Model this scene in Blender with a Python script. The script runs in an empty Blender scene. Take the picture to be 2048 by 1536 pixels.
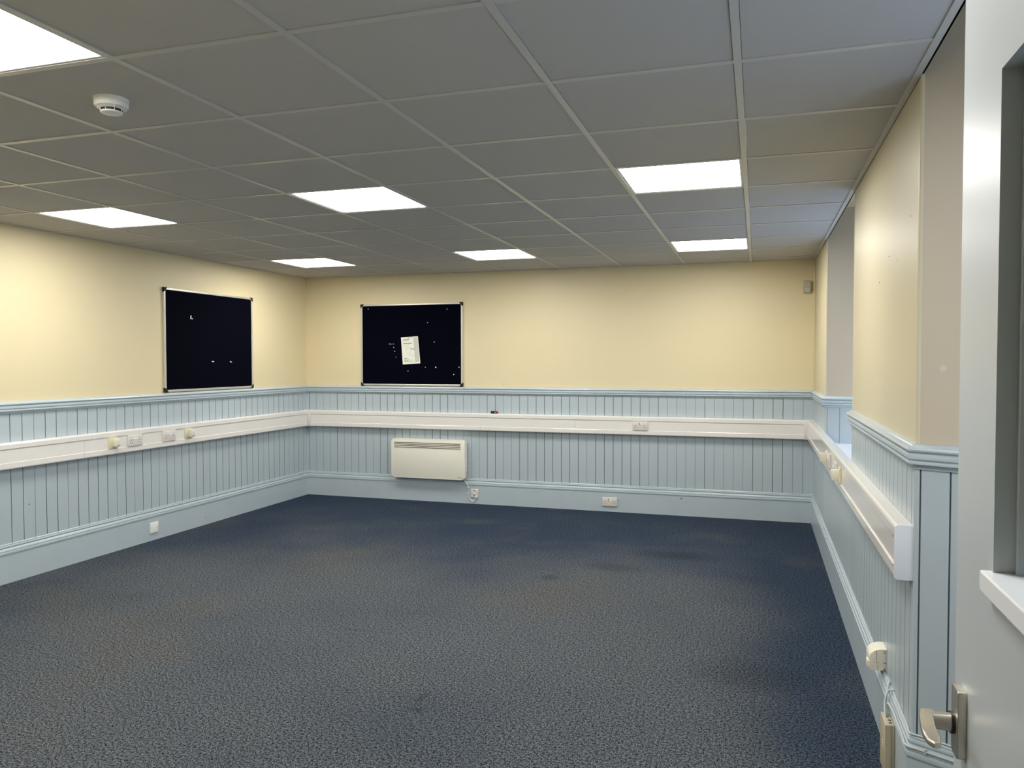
import bpy, bmesh, math, random
from mathutils import Vector, Matrix
random.seed(7)
C = bpy.context.scene.collection
PI = math.pi

# ------------------------------------------------------------------ room measures (metres)
XL, YB, XR = -4.73, 5.66, 0.56          # left wall, back wall, right wall
YF = -1.54                              # front wall (doorway side)
H = 2.405                               # suspended ceiling height
R1A, R1B = 4.40, 2.66                   # window recess in the right wall
R2A, R2B = 0.885, -1.20                 # second recess, nearer
RX = 1.02                               # depth line of the recesses
SILL = 0.866
# the reveals are splayed: the y each one reaches at depth RX
S1A, S1B = 4.27, 2.79
S2A, S2B = R2A-.255, -1.00

# ------------------------------------------------------------------ materials
def new_mat(name):
    m = bpy.data.materials.new(name); m.use_nodes = True
    nt = m.node_tree
    return m, nt, nt.nodes['Principled BSDF']

def srgb(r, g, b):
    f = lambda c: c/12.92 if c <= .04045 else ((c+.055)/1.055)**2.4
    return (f(r/255), f(g/255), f(b/255), 1)

def paint(name, col, rough=.5, var=.06, scale=3.0, bump=0.0, bscale=60, metal=0, spec=.5, coat=0):
    m, nt, b = new_mat(name)
    tc = nt.nodes.new('ShaderNodeTexCoord')
    n = nt.nodes.new('ShaderNodeTexNoise'); n.inputs['Scale'].default_value = scale
    n.inputs['Detail'].default_value = 4
    nt.links.new(tc.outputs['Object'], n.inputs['Vector'])
    mx = nt.nodes.new('ShaderNodeMix'); mx.data_type = 'RGBA'
    mx.inputs['A'].default_value = tuple(c*(1-var) for c in col[:3])+(1,)
    mx.inputs['B'].default_value = tuple(min(1, c*(1+var)) for c in col[:3])+(1,)
    nt.links.new(n.outputs['Fac'], mx.inputs['Factor'])
    nt.links.new(mx.outputs['Result'], b.inputs['Base Color'])
    b.inputs['Roughness'].default_value = rough
    b.inputs['Metallic'].default_value = metal
    b.inputs['Specular IOR Level'].default_value = spec
    b.inputs['Coat Weight'].default_value = coat
    if bump:
        n2 = nt.nodes.new('ShaderNodeTexNoise'); n2.inputs['Scale'].default_value = bscale
        n2.inputs['Detail'].default_value = 3
        nt.links.new(tc.outputs['Object'], n2.inputs['Vector'])
        bp = nt.nodes.new('ShaderNodeBump'); bp.inputs['Strength'].default_value = bump
        bp.inputs['Distance'].default_value = .004
        nt.links.new(n2.outputs['Fac'], bp.inputs['Height'])
        nt.links.new(bp.outputs['Normal'], b.inputs['Normal'])
    return m

M = {}
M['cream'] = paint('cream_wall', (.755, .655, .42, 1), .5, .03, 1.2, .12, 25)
M['cream_dim'] = paint('cream_wall_dim', (.64, .57, .39, 1), .42, .03, 1.2, .12, 25)  # darker copy of the cream: weaker light on this wall put into the colour
M['blue'] = paint('pale_blue_gloss', (.465, .54, .58, 1), .30, .05, 2.0, .10, 14)
M['blue_trim'] = paint('pale_blue_moulding', (.48, .56, .605, 1), .26, .05, 6.0, .06, 20)
M['groove'] = paint('board_groove_shade', (.105, .135, .145, 1), .6, .3, 8)  # shade inside the grooves painted in as a dark colour
M['groove_pale'] = paint('filled_groove_shade', (.26, .31, .32, 1), .5, .2, 8)  # fainter painted-in shade for shallow, paint-filled grooves
M['pvc'] = paint('white_trunking_plastic', (.82, .795, .755, 1), .14, .02, 2)
M['pvc_joint'] = paint('trunking_joint', (.75, .72, .69, 1), .25, .02, 2)
M['socket'] = paint('socket_white', (.74, .70, .65, 1), .3, .02, 20)
M['switch'] = paint('rocker_white', (.92, .91, .88, 1), .25, .01, 20)
M['switch_grey'] = paint('rocker_grey', (.48, .45, .42, 1), .35, .02, 20)
M['yellowed'] = paint('yellowed_plastic', (.76, .70, .46, 1), .35, .05, 30)
M['creampl'] = paint('cream_plastic', (.82, .79, .67, 1), .35, .04, 30)
M['beige'] = paint('beige_plastic', (.50, .44, .32, 1), .4, .05, 20)
M['dark'] = paint('dark_slot', (.012, .011, .010, 1), .6, .1, 20)
M['black'] = paint('black_plastic', (.02, .018, .016, 1), .35, .2, 40)
M['red'] = paint('red_plastic', (.22, .03, .03, 1), .4, .2, 40)
M['heater'] = paint('heater_enamel', (.86, .84, .73, 1), .38, .02, 3)
M['heater_dark'] = paint('heater_slot', (.10, .075, .04, 1), .6, .1, 20)
M['alu'] = paint('board_aluminium', (.68, .66, .60, 1), .38, .04, 20, metal=.55)
M['cap'] = paint('corner_cap_brown', (.022, .018, .014, 1), .6, .2, 30, spec=.2)
M['felt'] = paint('navy_felt', (.0012, .0014, .0055, 1), .95, .3, 60, spec=.05)
M['paper'] = paint('paper', (.86, .86, .76, 1), .7, .02, 10)
M['paper_grey'] = paint('paper_grey', (.60, .60, .54, 1), .7, .04, 10)
M['ink'] = paint('ink', (.10, .09, .08, 1), .7, .1, 40)
M['inkpale'] = paint('ink_pale', (.42, .41, .35, 1), .7, .1, 40)
M['inkred'] = paint('ink_red', (.40, .12, .11, 1), .7, .1, 40)
M['pin'] = paint('pin_white', (.8, .8, .78, 1), .3, .02, 40)
M['tile'] = paint('ceiling_tile', (.52, .505, .48, 1), .9, .02, 6, .15, 260, spec=.1)
M['tbar'] = paint('ceiling_grid_enamel', (.54, .53, .49, 1), .32, .03, 1.5)
M['void'] = paint('void', (.01, .01, .01, 1), .9, .1, 4)
M['lframe'] = paint('light_frame', (.62, .62, .60, 1), .35, .02, 4)
M['detector'] = paint('detector_white', (.86, .85, .81, 1), .35, .02, 20)
M['door'] = paint('door_paint', (.455, .49, .51, 1), .36, .03, 3, .08, 10)
M['steel'] = paint('satin_steel', (.66, .62, .54, 1), .30, .04, 60, metal=.9)
M['white'] = paint('white_gloss', (.80, .82, .84, 1), .25, .02, 4)
M['sensor_lens'] = paint('sensor_lens', (.55, .56, .52, 1), .3, .05, 40)
M['sensor'] = paint('sensor_body', (.50, .46, .36, 1), .4, .05, 40)
M['cable'] = paint('painted_cable', (.50, .55, .56, 1), .35, .06, 30)
M['flex'] = paint('white_flex', (.80, .80, .78, 1), .35, .02, 30)
M['screw'] = paint('screw', (.25, .23, .2, 1), .4, .1, 30, metal=.6)
M['corridor'] = paint('corridor_paint', (.36, .37, .37, 1), .6, .03, 2)

# right-side cream, rosier and darker in the reveals: weaker light put into the colour
M['reveal'] = paint('reveal_cream_dim', (.58, .50, .385, 1), .5, .03, 1.2, .15, 25)

def emission(name, col, s):
    m = bpy.data.materials.new(name); m.use_nodes = True; nt = m.node_tree
    nt.nodes.clear()
    e = nt.nodes.new('ShaderNodeEmission'); e.inputs['Color'].default_value = col
    e.inputs['Strength'].default_value = s
    o = nt.nodes.new('ShaderNodeOutputMaterial'); nt.links.new(e.outputs[0], o.inputs[0])
    return m
M['diffuser'] = emission('led_diffuser', (1, .972, .915, 1), 24)

def glass(name):
    m, nt, b = new_mat(name)
    b.inputs['Base Color'].default_value = (.9, .95, .95, 1)
    b.inputs['Roughness'].default_value = .03
    b.inputs['Transmission Weight'].default_value = 1
    b.inputs['IOR'].default_value = 1.45
    # let the sky light pass the thin pane as plain transparency
    tr = nt.nodes.new('ShaderNodeBsdfTransparent'); tr.inputs[0].default_value = (.92, .96, .96, 1)
    gl = nt.nodes.new('ShaderNodeBsdfGlossy'); gl.inputs['Roughness'].default_value = .03
    mx = nt.nodes.new('ShaderNodeMixShader'); mx.inputs[0].default_value = .08
    nt.links.new(tr.outputs[0], mx.inputs[1]); nt.links.new(gl.outputs[0], mx.inputs[2])
    nt.links.new(mx.outputs[0], nt.nodes['Material Output'].inputs['Surface'])
    return m
M['glass'] = glass('window_glass')

def carpet():
    m, nt, b = new_mat('blue_grey_carpet')
    N = nt.nodes.new; L = nt.links.new
    tc = N('ShaderNodeTexCoord')
    def noise(s, d=2, rough=.5, off=None):
        n = N('ShaderNodeTexNoise'); n.inputs['Scale'].default_value = s
        n.inputs['Detail'].default_value = d; n.inputs['Roughness'].default_value = rough
        if off:
            mp = N('ShaderNodeMapping'); mp.inputs['Location'].default_value = off
            L(tc.outputs['Object'], mp.inputs['Vector']); L(mp.outputs[0], n.inputs['Vector'])
        else: L(tc.outputs['Object'], n.inputs['Vector'])
        return n.outputs['Fac']
    def mr(x, a, bb, c=0., d=1.):
        n = N('ShaderNodeMapRange'); n.interpolation_type = 'SMOOTHSTEP'
        L(x, n.inputs['Value'])
        for k, v in (('From Min', a), ('From Max', bb), ('To Min', c), ('To Max', d)): n.inputs[k].default_value = v
        return n.outputs[0]
    def math_(op, a, bb=None):
        n = N('ShaderNodeMath'); n.operation = op
        for i, v in enumerate((a, bb)):
            if v is None: continue
            if isinstance(v, (int, float)): n.inputs[i].default_value = v
            else: L(v, n.inputs[i])
        return n.outputs[0]
    def mix(f, a, bb):
        n = N('ShaderNodeMix'); n.data_type = 'RGBA'; L(f, n.inputs['Factor'])
        for k, v in (('A', a), ('B', bb)):
            if isinstance(v, tuple): n.inputs[k].default_value = v
            else: L(v, n.inputs[k])
        return n.outputs['Result']
    sep = N('ShaderNodeSeparateXYZ'); L(tc.outputs['Object'], sep.inputs[0])
    X, Y = sep.outputs[0], sep.outputs[1]
    big = noise(.62, 3, .55, (3.1, 1.7, 0))
    # grazing-view darkening painted in as bluer pile at the walls, greyer where people walk
    wear_shade = math_('MULTIPLY', mr(Y, 4.9, 2.4), mr(X, .50, -.25))
    wear_shade = math_('MULTIPLY', wear_shade, mr(X, -4.7, -3.6, .55, 1.))
    blot = math_('MULTIPLY', math_('SUBTRACT', big, .5), 1.7)
    wear_shade = math_('ADD', math_('MULTIPLY', wear_shade, .85), blot)
    wear_shade = mr(wear_shade, -.1, 1.0)
    base = mix(wear_shade, (.025, .038, .062, 1), (.076, .085, .096, 1))
    warm = mr(noise(.9, 3, .5, (9.2, 4.4, 0)), .52, .72, 0., .42)
    base = mix(warm, base, (.092, .087, .076, 1))
    sp = noise(205, 2, .6)
    sp2 = noise(88, 2, .6)
    s = math_('ADD', math_('MULTIPLY', sp, .62), math_('MULTIPLY', sp2, .38))
    s = mr(s, .40, .61, .0, 2.3)
    mul = N('ShaderNodeVectorMath'); mul.operation = 'SCALE'
    L(base, mul.inputs[0]); L(s, mul.inputs['Scale'])
    col = mul.outputs[0]
    for (sx, sy, rx, ry, k) in [(-1.335, 1.206, .018, .07, .62), (-1.31, 1.09, .05, .03, .68), (-1.281, 3.216, .07, .08, .72),
                                (-2.05, 1.89, .12, .005, .45), (.47, 2.87, .09, .006, .4), (-.55, 4.1, .35, .15, .75), (-.9, 3.6, .25, .12, .8), (.05, 1.9, .3, .2, .8)]:
        dx = math_('DIVIDE', math_('SUBTRACT', X, sx), rx); dy = math_('DIVIDE', math_('SUBTRACT', Y, sy), ry)
        d = math_('SQRT', math_('ADD', math_('POWER', dx, 2), math_('POWER', dy, 2)))
        f = mr(d, .2, 1.3, k, 1.)
        mu = N('ShaderNodeVectorMath'); mu.operation = 'SCALE'; L(col, mu.inputs[0]); L(f, mu.inputs['Scale'])
        col = mu.outputs[0]
    L(col, b.inputs['Base Color'])
    b.inputs['Roughness'].default_value = .95; b.inputs['Specular IOR Level'].default_value = .1
    bp = N('ShaderNodeBump'); bp.inputs['Strength'].default_value = .6; bp.inputs['Distance'].default_value = .004
    L(sp, bp.inputs['Height']); L(bp.outputs[0], b.inputs['Normal'])
    return m
M['carpet'] = carpet()

# ------------------------------------------------------------------ mesh helpers
def bx(bm, x0, x1, y0, y1, z0, z1, bev=0, mi=0, seg=2):
    vs = [bm.verts.new((x, y, z)) for z in (z0, z1) for y in (y0, y1) for x in (x0, x1)]
    fs = [bm.faces.new([vs[i] for i in q]) for q in ((0, 2, 3, 1), (4, 5, 7, 6), (0, 1, 5, 4), (2, 6, 7, 3), (0, 4, 6, 2), (1, 3, 7, 5))]
    for f in fs: f.material_index = mi
    if bev:
        es = list({e for f in fs for e in f.edges})
        r = bmesh.ops.bevel(bm, geom=es, offset=bev, segments=seg, profile=.5, affect='EDGES')
        for f in r['faces']: f.material_index = mi
    return fs

def box(*a, **k):
    bm = bmesh.new(); bx(bm, *a, **k); return bm

def cyl(bm, c, axis, r, l, n=24, r2=None, mi=0, bev=0):
    r2 = r if r2 is None else r2
    rot = Vector((0, 0, 1)).rotation_difference(Vector(axis)).to_matrix().to_4x4()
    mat = Matrix.Translation(Vector(c)+Vector(axis).normalized()*l/2) @ rot
    g = bmesh.ops.create_cone(bm, cap_ends=True, segments=n, radius1=r, radius2=r2, depth=l, matrix=mat)
    fs = {f for v in g['verts'] for f in v.link_faces}
    for f in fs: f.material_index = mi
    if bev:
        es = [e for e in {e for f in fs for e in f.edges} if any(len(f.verts) > 4 for f in e.link_faces)]
        r = bmesh.ops.bevel(bm, geom=es, offset=bev, segments=2, profile=.5, affect='EDGES')
        for f in r['faces']: f.material_index = mi

def lathe(bm, prof, n=48, mi=0, center=(0, 0, 0)):
    rings = []
    for r, z in prof:
        if r < 1e-6: rings.append([bm.verts.new((center[0], center[1], center[2]+z))])
        else: rings.append([bm.verts.new((center[0]+r*math.cos(2*PI*i/n), center[1]+r*math.sin(2*PI*i/n), center[2]+z)) for i in range(n)])
    for a, b in zip(rings, rings[1:]):
        for i in range(n):
            j = (i+1) % n
            if len(a) == 1 and len(b) == 1: continue
            if len(a) == 1: f = bm.faces.new((a[0], b[j], b[i]))
            elif len(b) == 1: f = bm.faces.new((a[i], a[j], b[0]))
            else: f = bm.faces.new((a[i], a[j], b[j], b[i]))
            f.material_index = mi

def tube(bm, pts, r, n=10, sub=6, mi=0):
    P = [Vector(p) for p in pts]
    if sub > 1 and len(P) > 2:
        Q = []
        for i in range(len(P)-1):
            p0 = P[max(i-1, 0)]; p1 = P[i]; p2 = P[i+1]; p3 = P[min(i+2, len(P)-1)]
            for k in range(sub):
                t = k/sub
                Q.append(.5*((2*p1)+(p2-p0)*t+(2*p0-5*p1+4*p2-p3)*t*t+(3*p1-p0-3*p2+p3)*t**3))
        Q.append(P[-1]); P = Q
    rings = []
    up = Vector((0.13, 0.2, 1)).normalized()
    for i, p in enumerate(P):
        d = (P[min(i+1, len(P)-1)]-P[max(i-1, 0)]).normalized()
        a = d.cross(up)
        if a.length < 1e-3: a = d.cross(Vector((1, 0, 0)))
        a.normalize(); b = d.cross(a); up = -b if b.dot(up) < 0 else b
        b = up; a = d.cross(b).normalized()
        rings.append([bm.verts.new(p+r*(math.cos(2*PI*k/n)*a+math.sin(2*PI*k/n)*b)) for k in range(n)])
    for A, B in zip(rings, rings[1:]):
        for k in range(n):
            bm.faces.new((A[k], A[(k+1) % n], B[(k+1) % n], B[k])).material_index = mi
    bm.faces.new(rings[0]).material_index = mi; bm.faces.new(rings[-1][::-1]).material_index = mi

def prism(bm, poly, h0, h1, plane='xz', mi=0, bev=0):
    """extrude polygon: plane 'xz' -> along y, 'yz' -> along x, 'xy' -> along z"""
    def P(a, b, h): return {'xz': (a, h, b), 'yz': (h, a, b), 'xy': (a, b, h)}[plane]
    A = [bm.verts.new(P(a, b, h0)) for a, b in poly]; B = [bm.verts.new(P(a, b, h1)) for a, b in poly]
    fs = [bm.faces.new(A), bm.faces.new(B[::-1])]
    n = len(poly)
    for i in range(n): fs.append(bm.faces.new((A[i], B[i], B[(i+1) % n], A[(i+1) % n])))
    for f in fs: f.material_index = mi
    if bev:
        es = list({e for f in fs[:2] for e in f.edges})
        r = bmesh.ops.bevel(bm, geom=es, offset=bev, segments=3, profile=.5, affect='EDGES')
        for f in r['faces']: f.material_index = mi

def sweep(bm, path, prof, i0=0, i1=None, cap=True, mi=0, mis=None):
    """profile (d out to the right of travel, z) swept along an XY path with mitred corners"""
    if i1 is None: i1 = len(path)-1
    P = [Vector(p) for p in path]
    def dirn(i): return (P[i+1]-P[i]).normalized()
    def right(d): return Vector((d.y, -d.x))
    cols = []
    for i in range(i0, i1+1):
        if i == 0: m = right(dirn(0))
        elif i == len(P)-1: m = right(dirn(i-1))
        else:
            a = right(dirn(i-1)); b = right(dirn(i)); m = (a+b)/(1+a.dot(b))
        cols.append([bm.verts.new((P[i].x+m.x*d, P[i].y+m.y*d, z)) for d, z in prof])
    n = len(prof)
    for A, B in zip(cols, cols[1:]):
        for k in range(n):
            f = bm.faces.new((A[k], A[(k+1) % n], B[(k+1) % n], B[k])); f.material_index = mis[k] if mis else mi
    if cap: bm.faces.new(cols[0][::-1]).material_index = mi; bm.faces.new(cols[-1]).material_index = mi

def obj(name, bm, mats, parent=None, smooth=False):
    bmesh.ops.recalc_face_normals(bm, faces=bm.faces)
    me = bpy.data.meshes.new(name); bm.to_mesh(me); bm.free()
    if not isinstance(mats, (list, tuple)): mats = [mats]
    for m in mats: me.materials.append(M[m] if isinstance(m, str) else m)
    o = bpy.data.objects.new(name, me); C.objects.link(o)
    if smooth:
        for p in me.polygons: p.use_smooth = True
        try: me.set_sharp_from_angle(angle=math.radians(38))
        except Exception: pass
    if parent: o.parent = parent
    return o

def pieces(name, bm, mats, parent, smooth=False):
    """one object per connected piece of the mesh"""
    bm.verts.index_update(); left = set(bm.verts); out = []
    bm.verts.ensure_lookup_table()
    order = list(bm.verts)
    for v in order:
        if v not in left: continue
        st = [v]; left.discard(v); isl = []
        while st:
            a = st.pop(); isl.append(a)
            for e in a.link_edges:
                b = e.other_vert(a)
                if b in left: left.discard(b); st.append(b)
        nb = bmesh.new(); mp = {a: nb.verts.new(a.co) for a in isl}
        for f in {f for a in isl for f in a.link_faces}:
            nf = nb.faces.new([mp[x] for x in f.verts]); nf.material_index = f.material_index
        out.append(obj(name, nb, mats, parent, smooth))
    bm.free(); return out

def struct(name, bm, mats, smooth=False, label=None, cat=None):
    o = obj(name, bm, mats, None, smooth); o['kind'] = 'structure'
    if label: o['label'] = label
    if cat: o['category'] = cat
    return o

def thing(name, label, cat, loc=(0, 0, 0), rotz=0, group=None, kind=None):
    o = bpy.data.objects.new(name, None); C.objects.link(o)
    o.empty_display_size = .05
    o.location = loc; o.rotation_euler = (0, 0, rotz); o['label'] = label; o['category'] = cat
    if group: o['group'] = group
    if kind: o['kind'] = kind
    return o

def dup(root, loc, rotz=None, label=None, group=None):
    r = root.copy(); C.objects.link(r); r.location = loc
    if rotz is not None: r.rotation_euler = (0, 0, rotz)
    if label: r['label'] = label
    if group: r['group'] = group
    for ch in list(root.children):
        c = ch.copy(); C.objects.link(c); c.parent = r
        for g in ch.children:
            d = g.copy(); C.objects.link(d); d.parent = c
    return r

# wall-mounted things are built facing local -Y; these turn them to each wall
FACE_BACK, FACE_LEFT, FACE_RIGHT = 0, PI/2, -PI/2

# ------------------------------------------------------------------ floor
bm = bmesh.new()
bx(bm, XL-.12, XR, YF-.12, YB+.12, -.08, 0)
bx(bm, XR, RX+.1, R2B, R2A, -.08, 0)
bx(bm, -1.4, 1.3, YF-1.7, YF-.12, -.08, 0)
struct('floor', bm, 'carpet', label='dark blue and grey flecked carpet floor', cat='floor')

# ------------------------------------------------------------------ walls (plaster)
HT = 2.72
def corner_bead(bm, x, y, z0, z1, r=.008):
    cyl(bm, (x, y, z0), (0, 0, 1), r, z1-z0, 12)

bm = box(XL-.12, XL, YF-.12, YB+.12, 0, HT)
wl = struct('wall_left', bm, 'cream', label='cream painted upper wall on the left above blue boarding', cat='wall')
bm = box(XL, XR+.12, YB, YB+.12, 0, HT)
wb = struct('wall_back', bm, 'cream', label='cream painted far wall above blue boarding', cat='wall')

bm = bmesh.new()
OX = RX+.10
prism(bm, [(XR, R1A), (XR, YB), (OX, YB), (OX, S1A), (RX, S1A)], 0, HT, 'xy')                              # far pier
prism(bm, [(XR, R2A), (XR, R1B), (RX, S1B), (OX, S1B), (OX, S2A), (RX, S2A)], 0, HT, 'xy')                 # middle pier
prism(bm, [(XR, R1B), (XR, R1A), (RX, S1A), (RX, S1B)], 0, SILL-.03, 'xy')                                 # below the window sill
prism(bm, [(XR, YF-.12), (XR, R2B), (RX, S2B), (OX, S2B), (OX, YF-.12)], 0, HT, 'xy')                      # near pier
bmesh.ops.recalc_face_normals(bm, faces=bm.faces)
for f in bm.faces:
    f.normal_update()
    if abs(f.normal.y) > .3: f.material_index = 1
corner_bead(bm, XR+.004, R1A+.004, 1.19, H+.1, .007)
corner_bead(bm, XR+.004, R1B-.004, 1.19, H+.1, .007)
corner_bead(bm, XR+.004, R2A+.004, 1.19, H+.1, .009)
wr = struct('wall_right', bm, ['cream_dim', 'reveal'], label='cream painted right wall broken by window recesses', cat='wall')

bm = bmesh.new()                                  # outer wall at the back of the recesses
OX0, OX1 = RX, RX+.10
for (a, b) in ((S2B, S2A), (S1B, S1A)):
    bx(bm, OX0, OX1, a+.0, b, 0, SILL-.03)
    bx(bm, OX0, OX1, a+.0, b, 2.36, HT)
    bx(bm, XR, OX1, a-.3, b+.3, 2.62, HT)
struct('wall_outer', bm, 'cream', label='low outer wall under the recess windows', cat='wall')

# front wall with the doorway the camera looks through
DX0, DX1, DTOP = -.475, .378, 2.08
bm = bmesh.new()
bx(bm, XL, DX0-.03, YF-.12, YF, 0, HT)
bx(bm, DX1+.03, XR, YF-.12, YF, 0, HT)
bx(bm, DX0-.03, DX1+.03, YF-.12, YF, DTOP+.03, HT)
struct('wall_front', bm, 'cream', label='cream wall around the doorway', cat='wall')
bm = bmesh.new()
bx(bm, DX0-.03, DX0, YF-.13, YF+.004, 0, DTOP)
bx(bm, DX1, DX1+.03, YF-.13, YF+.004, 0, DTOP)
bx(bm, DX0-.03, DX1+.03, YF-.13, YF+.004, DTOP, DTOP+.03)
struct('trim_1', bm, 'door', label='painted door lining of the doorway', cat='trim')
bm = bmesh.new()
bx(bm, -1.4, -1.3, YF-1.7, YF-.12, 0, HT); bx(bm, 1.2, 1.3, YF-1.7, YF-.12, 0, HT)
bx(bm, -1.4, 1.3, YF-1.8, YF-1.7, 0, HT); bx(bm, -1.4, 1.3, YF-1.8, YF-.12, 2.5, 2.6)
struct('wall_corridor', bm, 'corridor', label='plain corridor walls behind the doorway', cat='wall')

# ------------------------------------------------------------------ boarding, dado rail and skirting
SK = .20      # underside of the boarding is hidden behind the skirting
DR = 1.16
def boarding(bm, path, i, pitch, phase, z0, z1, s0=None, s1=None, faint=.30):
    """tongue-and-groove boards along one straight segment of the path"""
    a = Vector(path[i]); b = Vector(path[i+1]); L = (b-a).length; d = (b-a)/L; n = Vector((d.y, -d.x))
    s0 = 0 if s0 is None else s0; s1 = L if s1 is None else s1
    pts = [(s0, .004, 0)]
    k = math.ceil((s0+.01-phase)/pitch)
    while phase+k*pitch < s1-.01:
        s = phase+k*pitch; u = random.random()
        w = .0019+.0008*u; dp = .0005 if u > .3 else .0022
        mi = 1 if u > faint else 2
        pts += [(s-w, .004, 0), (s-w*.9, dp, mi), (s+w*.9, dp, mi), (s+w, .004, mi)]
        k += 1
    pts.append((s1, .004, 0))
    lo = [bm.verts.new((a.x+d.x*s+n.x*e, a.y+d.y*s+n.y*e, z0)) for s, e, _ in pts]
    hi = [bm.verts.new((a.x+d.x*s+n.x*e, a.y+d.y*s+n.y*e, z1)) for s, e, _ in pts]
    for j in range(len(pts)-1):
        bm.faces.new((lo[j], lo[j+1], hi[j+1], hi[j])).material_index = pts[j+1][2]

P_ROOM = [(XL, YF), (XL, YB), (XR, YB), (XR, R1A), (RX, S1A)]
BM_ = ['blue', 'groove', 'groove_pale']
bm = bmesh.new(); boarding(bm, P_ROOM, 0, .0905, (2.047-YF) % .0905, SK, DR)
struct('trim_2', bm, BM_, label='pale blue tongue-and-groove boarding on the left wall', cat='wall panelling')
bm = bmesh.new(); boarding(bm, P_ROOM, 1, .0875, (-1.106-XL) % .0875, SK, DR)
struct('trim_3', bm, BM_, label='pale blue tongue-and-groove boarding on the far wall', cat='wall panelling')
bm = bmesh.new()
PR = [(XR, YB), (XR, R2A), (RX, S2A)]
boarding(bm, PR, 0, .0885, .05, SK, DR, 0, YB-R1A)
boarding(bm, PR, 0, 9., 5., SK, SILL-.03, YB-R1A, YB-R1B)
boarding(bm, PR, 0, .0885, .03, SK, DR, YB-R1B, YB-R2A, .97)
boarding(bm, PR, 1, .0885, .014, SK, DR)
boarding(bm, [(XR, R1A), (RX, S1A)], 0, .0885, .012, SILL, DR)
boarding(bm, [(RX, S1B), (XR, R1B)], 0, .0885, .03, SILL, DR)
boarding(bm, [(RX, S2B), (XR, R2B), (XR, YF)], 0, .0885, .03, SK, DR)
boarding(bm, [(RX, S2B), (XR, R2B), (XR, YF)], 1, .0885, .03, SK, DR)
boarding(bm, [(RX, S2A), (RX, S2B)], 0, .0885, .03, SK, SILL-.03)
# round angle beads on the outer corners
corner_bead(bm, XR+.004, R2A+.004, SK, DR, .010); corner_bead(bm, XR+.004, R1A+.004, SILL, DR, .008)
corner_bead(bm, XR+.004, R1B-.004, SILL, DR, .008)
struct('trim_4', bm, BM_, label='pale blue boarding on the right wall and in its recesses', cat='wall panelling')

# dado rail profile: stepped and rounded
DADO = [(0, 1.140), (.010, 1.140), (.012, 1.149), (.018, 1.154), (.0255, 1.1565), (.027, 1.162), (.0255, 1.1665), (.019, 1.1685), (.019, 1.1715), (.0262, 1.173),
        (.0278, 1.182), (.0262, 1.190), (.0205, 1.1935), (.0205, 1.1975), (.0300, 1.199), (.0312, 1.204), (.028, 1.210), (.017, 1.2145), (.014, 1.219), (.004, 1.222), (0, 1.222)]
DADO = [(d, z-.004) for d, z in DADO]
P_D1 = [(XL, YF), (XL, YB), (XR, YB), (XR, R1A), (RX, S1A)]
bm = bmesh.new(); sweep(bm, P_D1, DADO, 0, 1)
struct('trim_5', bm, 'blue_trim', True, 'moulded blue dado rail along the left wall', 'dado rail')
bm = bmesh.new(); sweep(bm, P_D1, DADO, 1, 2)
struct('trim_6', bm, 'blue_trim', True, 'moulded blue dado rail along the far wall', 'dado rail')
bm = bmesh.new(); sweep(bm, P_D1, DADO, 2, 4)
sweep(bm, [(RX, S1B), (XR, R1B), (XR, R2A), (RX, S2A)], DADO)
sweep(bm, [(RX, S2B), (XR, R2B), (XR, YF)], DADO)
struct('trim_7', bm, 'blue_trim', True, 'moulded blue dado rail along the right wall and round its corners', 'dado rail')

SKIRT = [(0, 0), (.018, 0), (.018, .194), (.0225, .1955), (.024, .203), (.0225, .2105), (.0175, .212), (.0175, .2155), (.0205, .218), (.0185, .227), (.0135, .2345),
         (.0115, .2355), (.0115, .2385), (.0155, .240), (.0168, .245), (.0150, .2505), (.0100, .2515), (.0100, .2545), (.0115, .2585), (.008, .263), (0, .263)]
P_S = [(XL, YF), (XL, YB), (XR, YB), (XR, R2A), (RX, S2A), (RX, S2B), (XR, R2B), (XR, YF)]
for nm, a, b, lb in (('baseboard_left', 0, 1, 'tall blue skirting board along the left wall'), ('baseboard_back', 1, 2, 'tall blue skirting board along the far wall'),
                     ('baseboard_right', 2, 7, 'tall blue skirting board along the right wall and round its corner')):
    bm = bmesh.new(); sweep(bm, P_S, SKIRT, a, b); struct(nm, bm, 'blue_trim', True, lb, 'skirting board')

# ------------------------------------------------------------------ windows and sill in the recesses
def window(name, y0, y1, z0, z1, label):
    t = thing(name, label, 'window', (RX+.03, (y0+y1)/2, z0), 0, kind='structure')
    w = (y1-y0)/2; h = z1-z0; f = .06
    bm = bmesh.new()
    bx(bm, 0, .06, -w, -w+f, 0, h, .004); bx(bm, 0, .06, w-f, w, 0, h, .004)
    bx(bm, 0, .06, -w+f, w-f, 0, f, .004); bx(bm, 0, .06, -w+f, w-f, h-f, h, .004)
    bx(bm, 0, .06, -.03, .03, f, h-f, .004); bx(bm, .005, .055, -w+f, -.03, h*.68, h*.68+.045, .004); bx(bm, .005, .055, .03, w-f, h*.68, h*.68+.045, .004)
    obj('window_frame', bm, 'white', t)
    obj('pane', box(.028, .032, -w+f, w-f, f, h-f), 'glass', t)
window('window_1', S1B, S1A, SILL, 2.36, 'white framed window deep in the far recess of the right wall')
window('window_2', S2B, S2A, SILL, 2.36, 'white framed window in the recess nearest the door')
bm = bmesh.new(); prism(bm, [(XR+.002, R1B+.003), (XR+.002, R1A-.003), (RX+.03, S1A-.012), (RX+.03, S1B+.012)], SILL-.03, SILL, 'xy', 0, .002)
struct('trim_8', bm, 'white', label='white window sill in the far recess', cat='window sill')
bm = box(RX-.08, RX+.03, S2B, S2A, SILL-.03, SILL, .003)
struct('trim_9', bm, 'white', label='white window sill in the near recess', cat='window sill')

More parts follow.
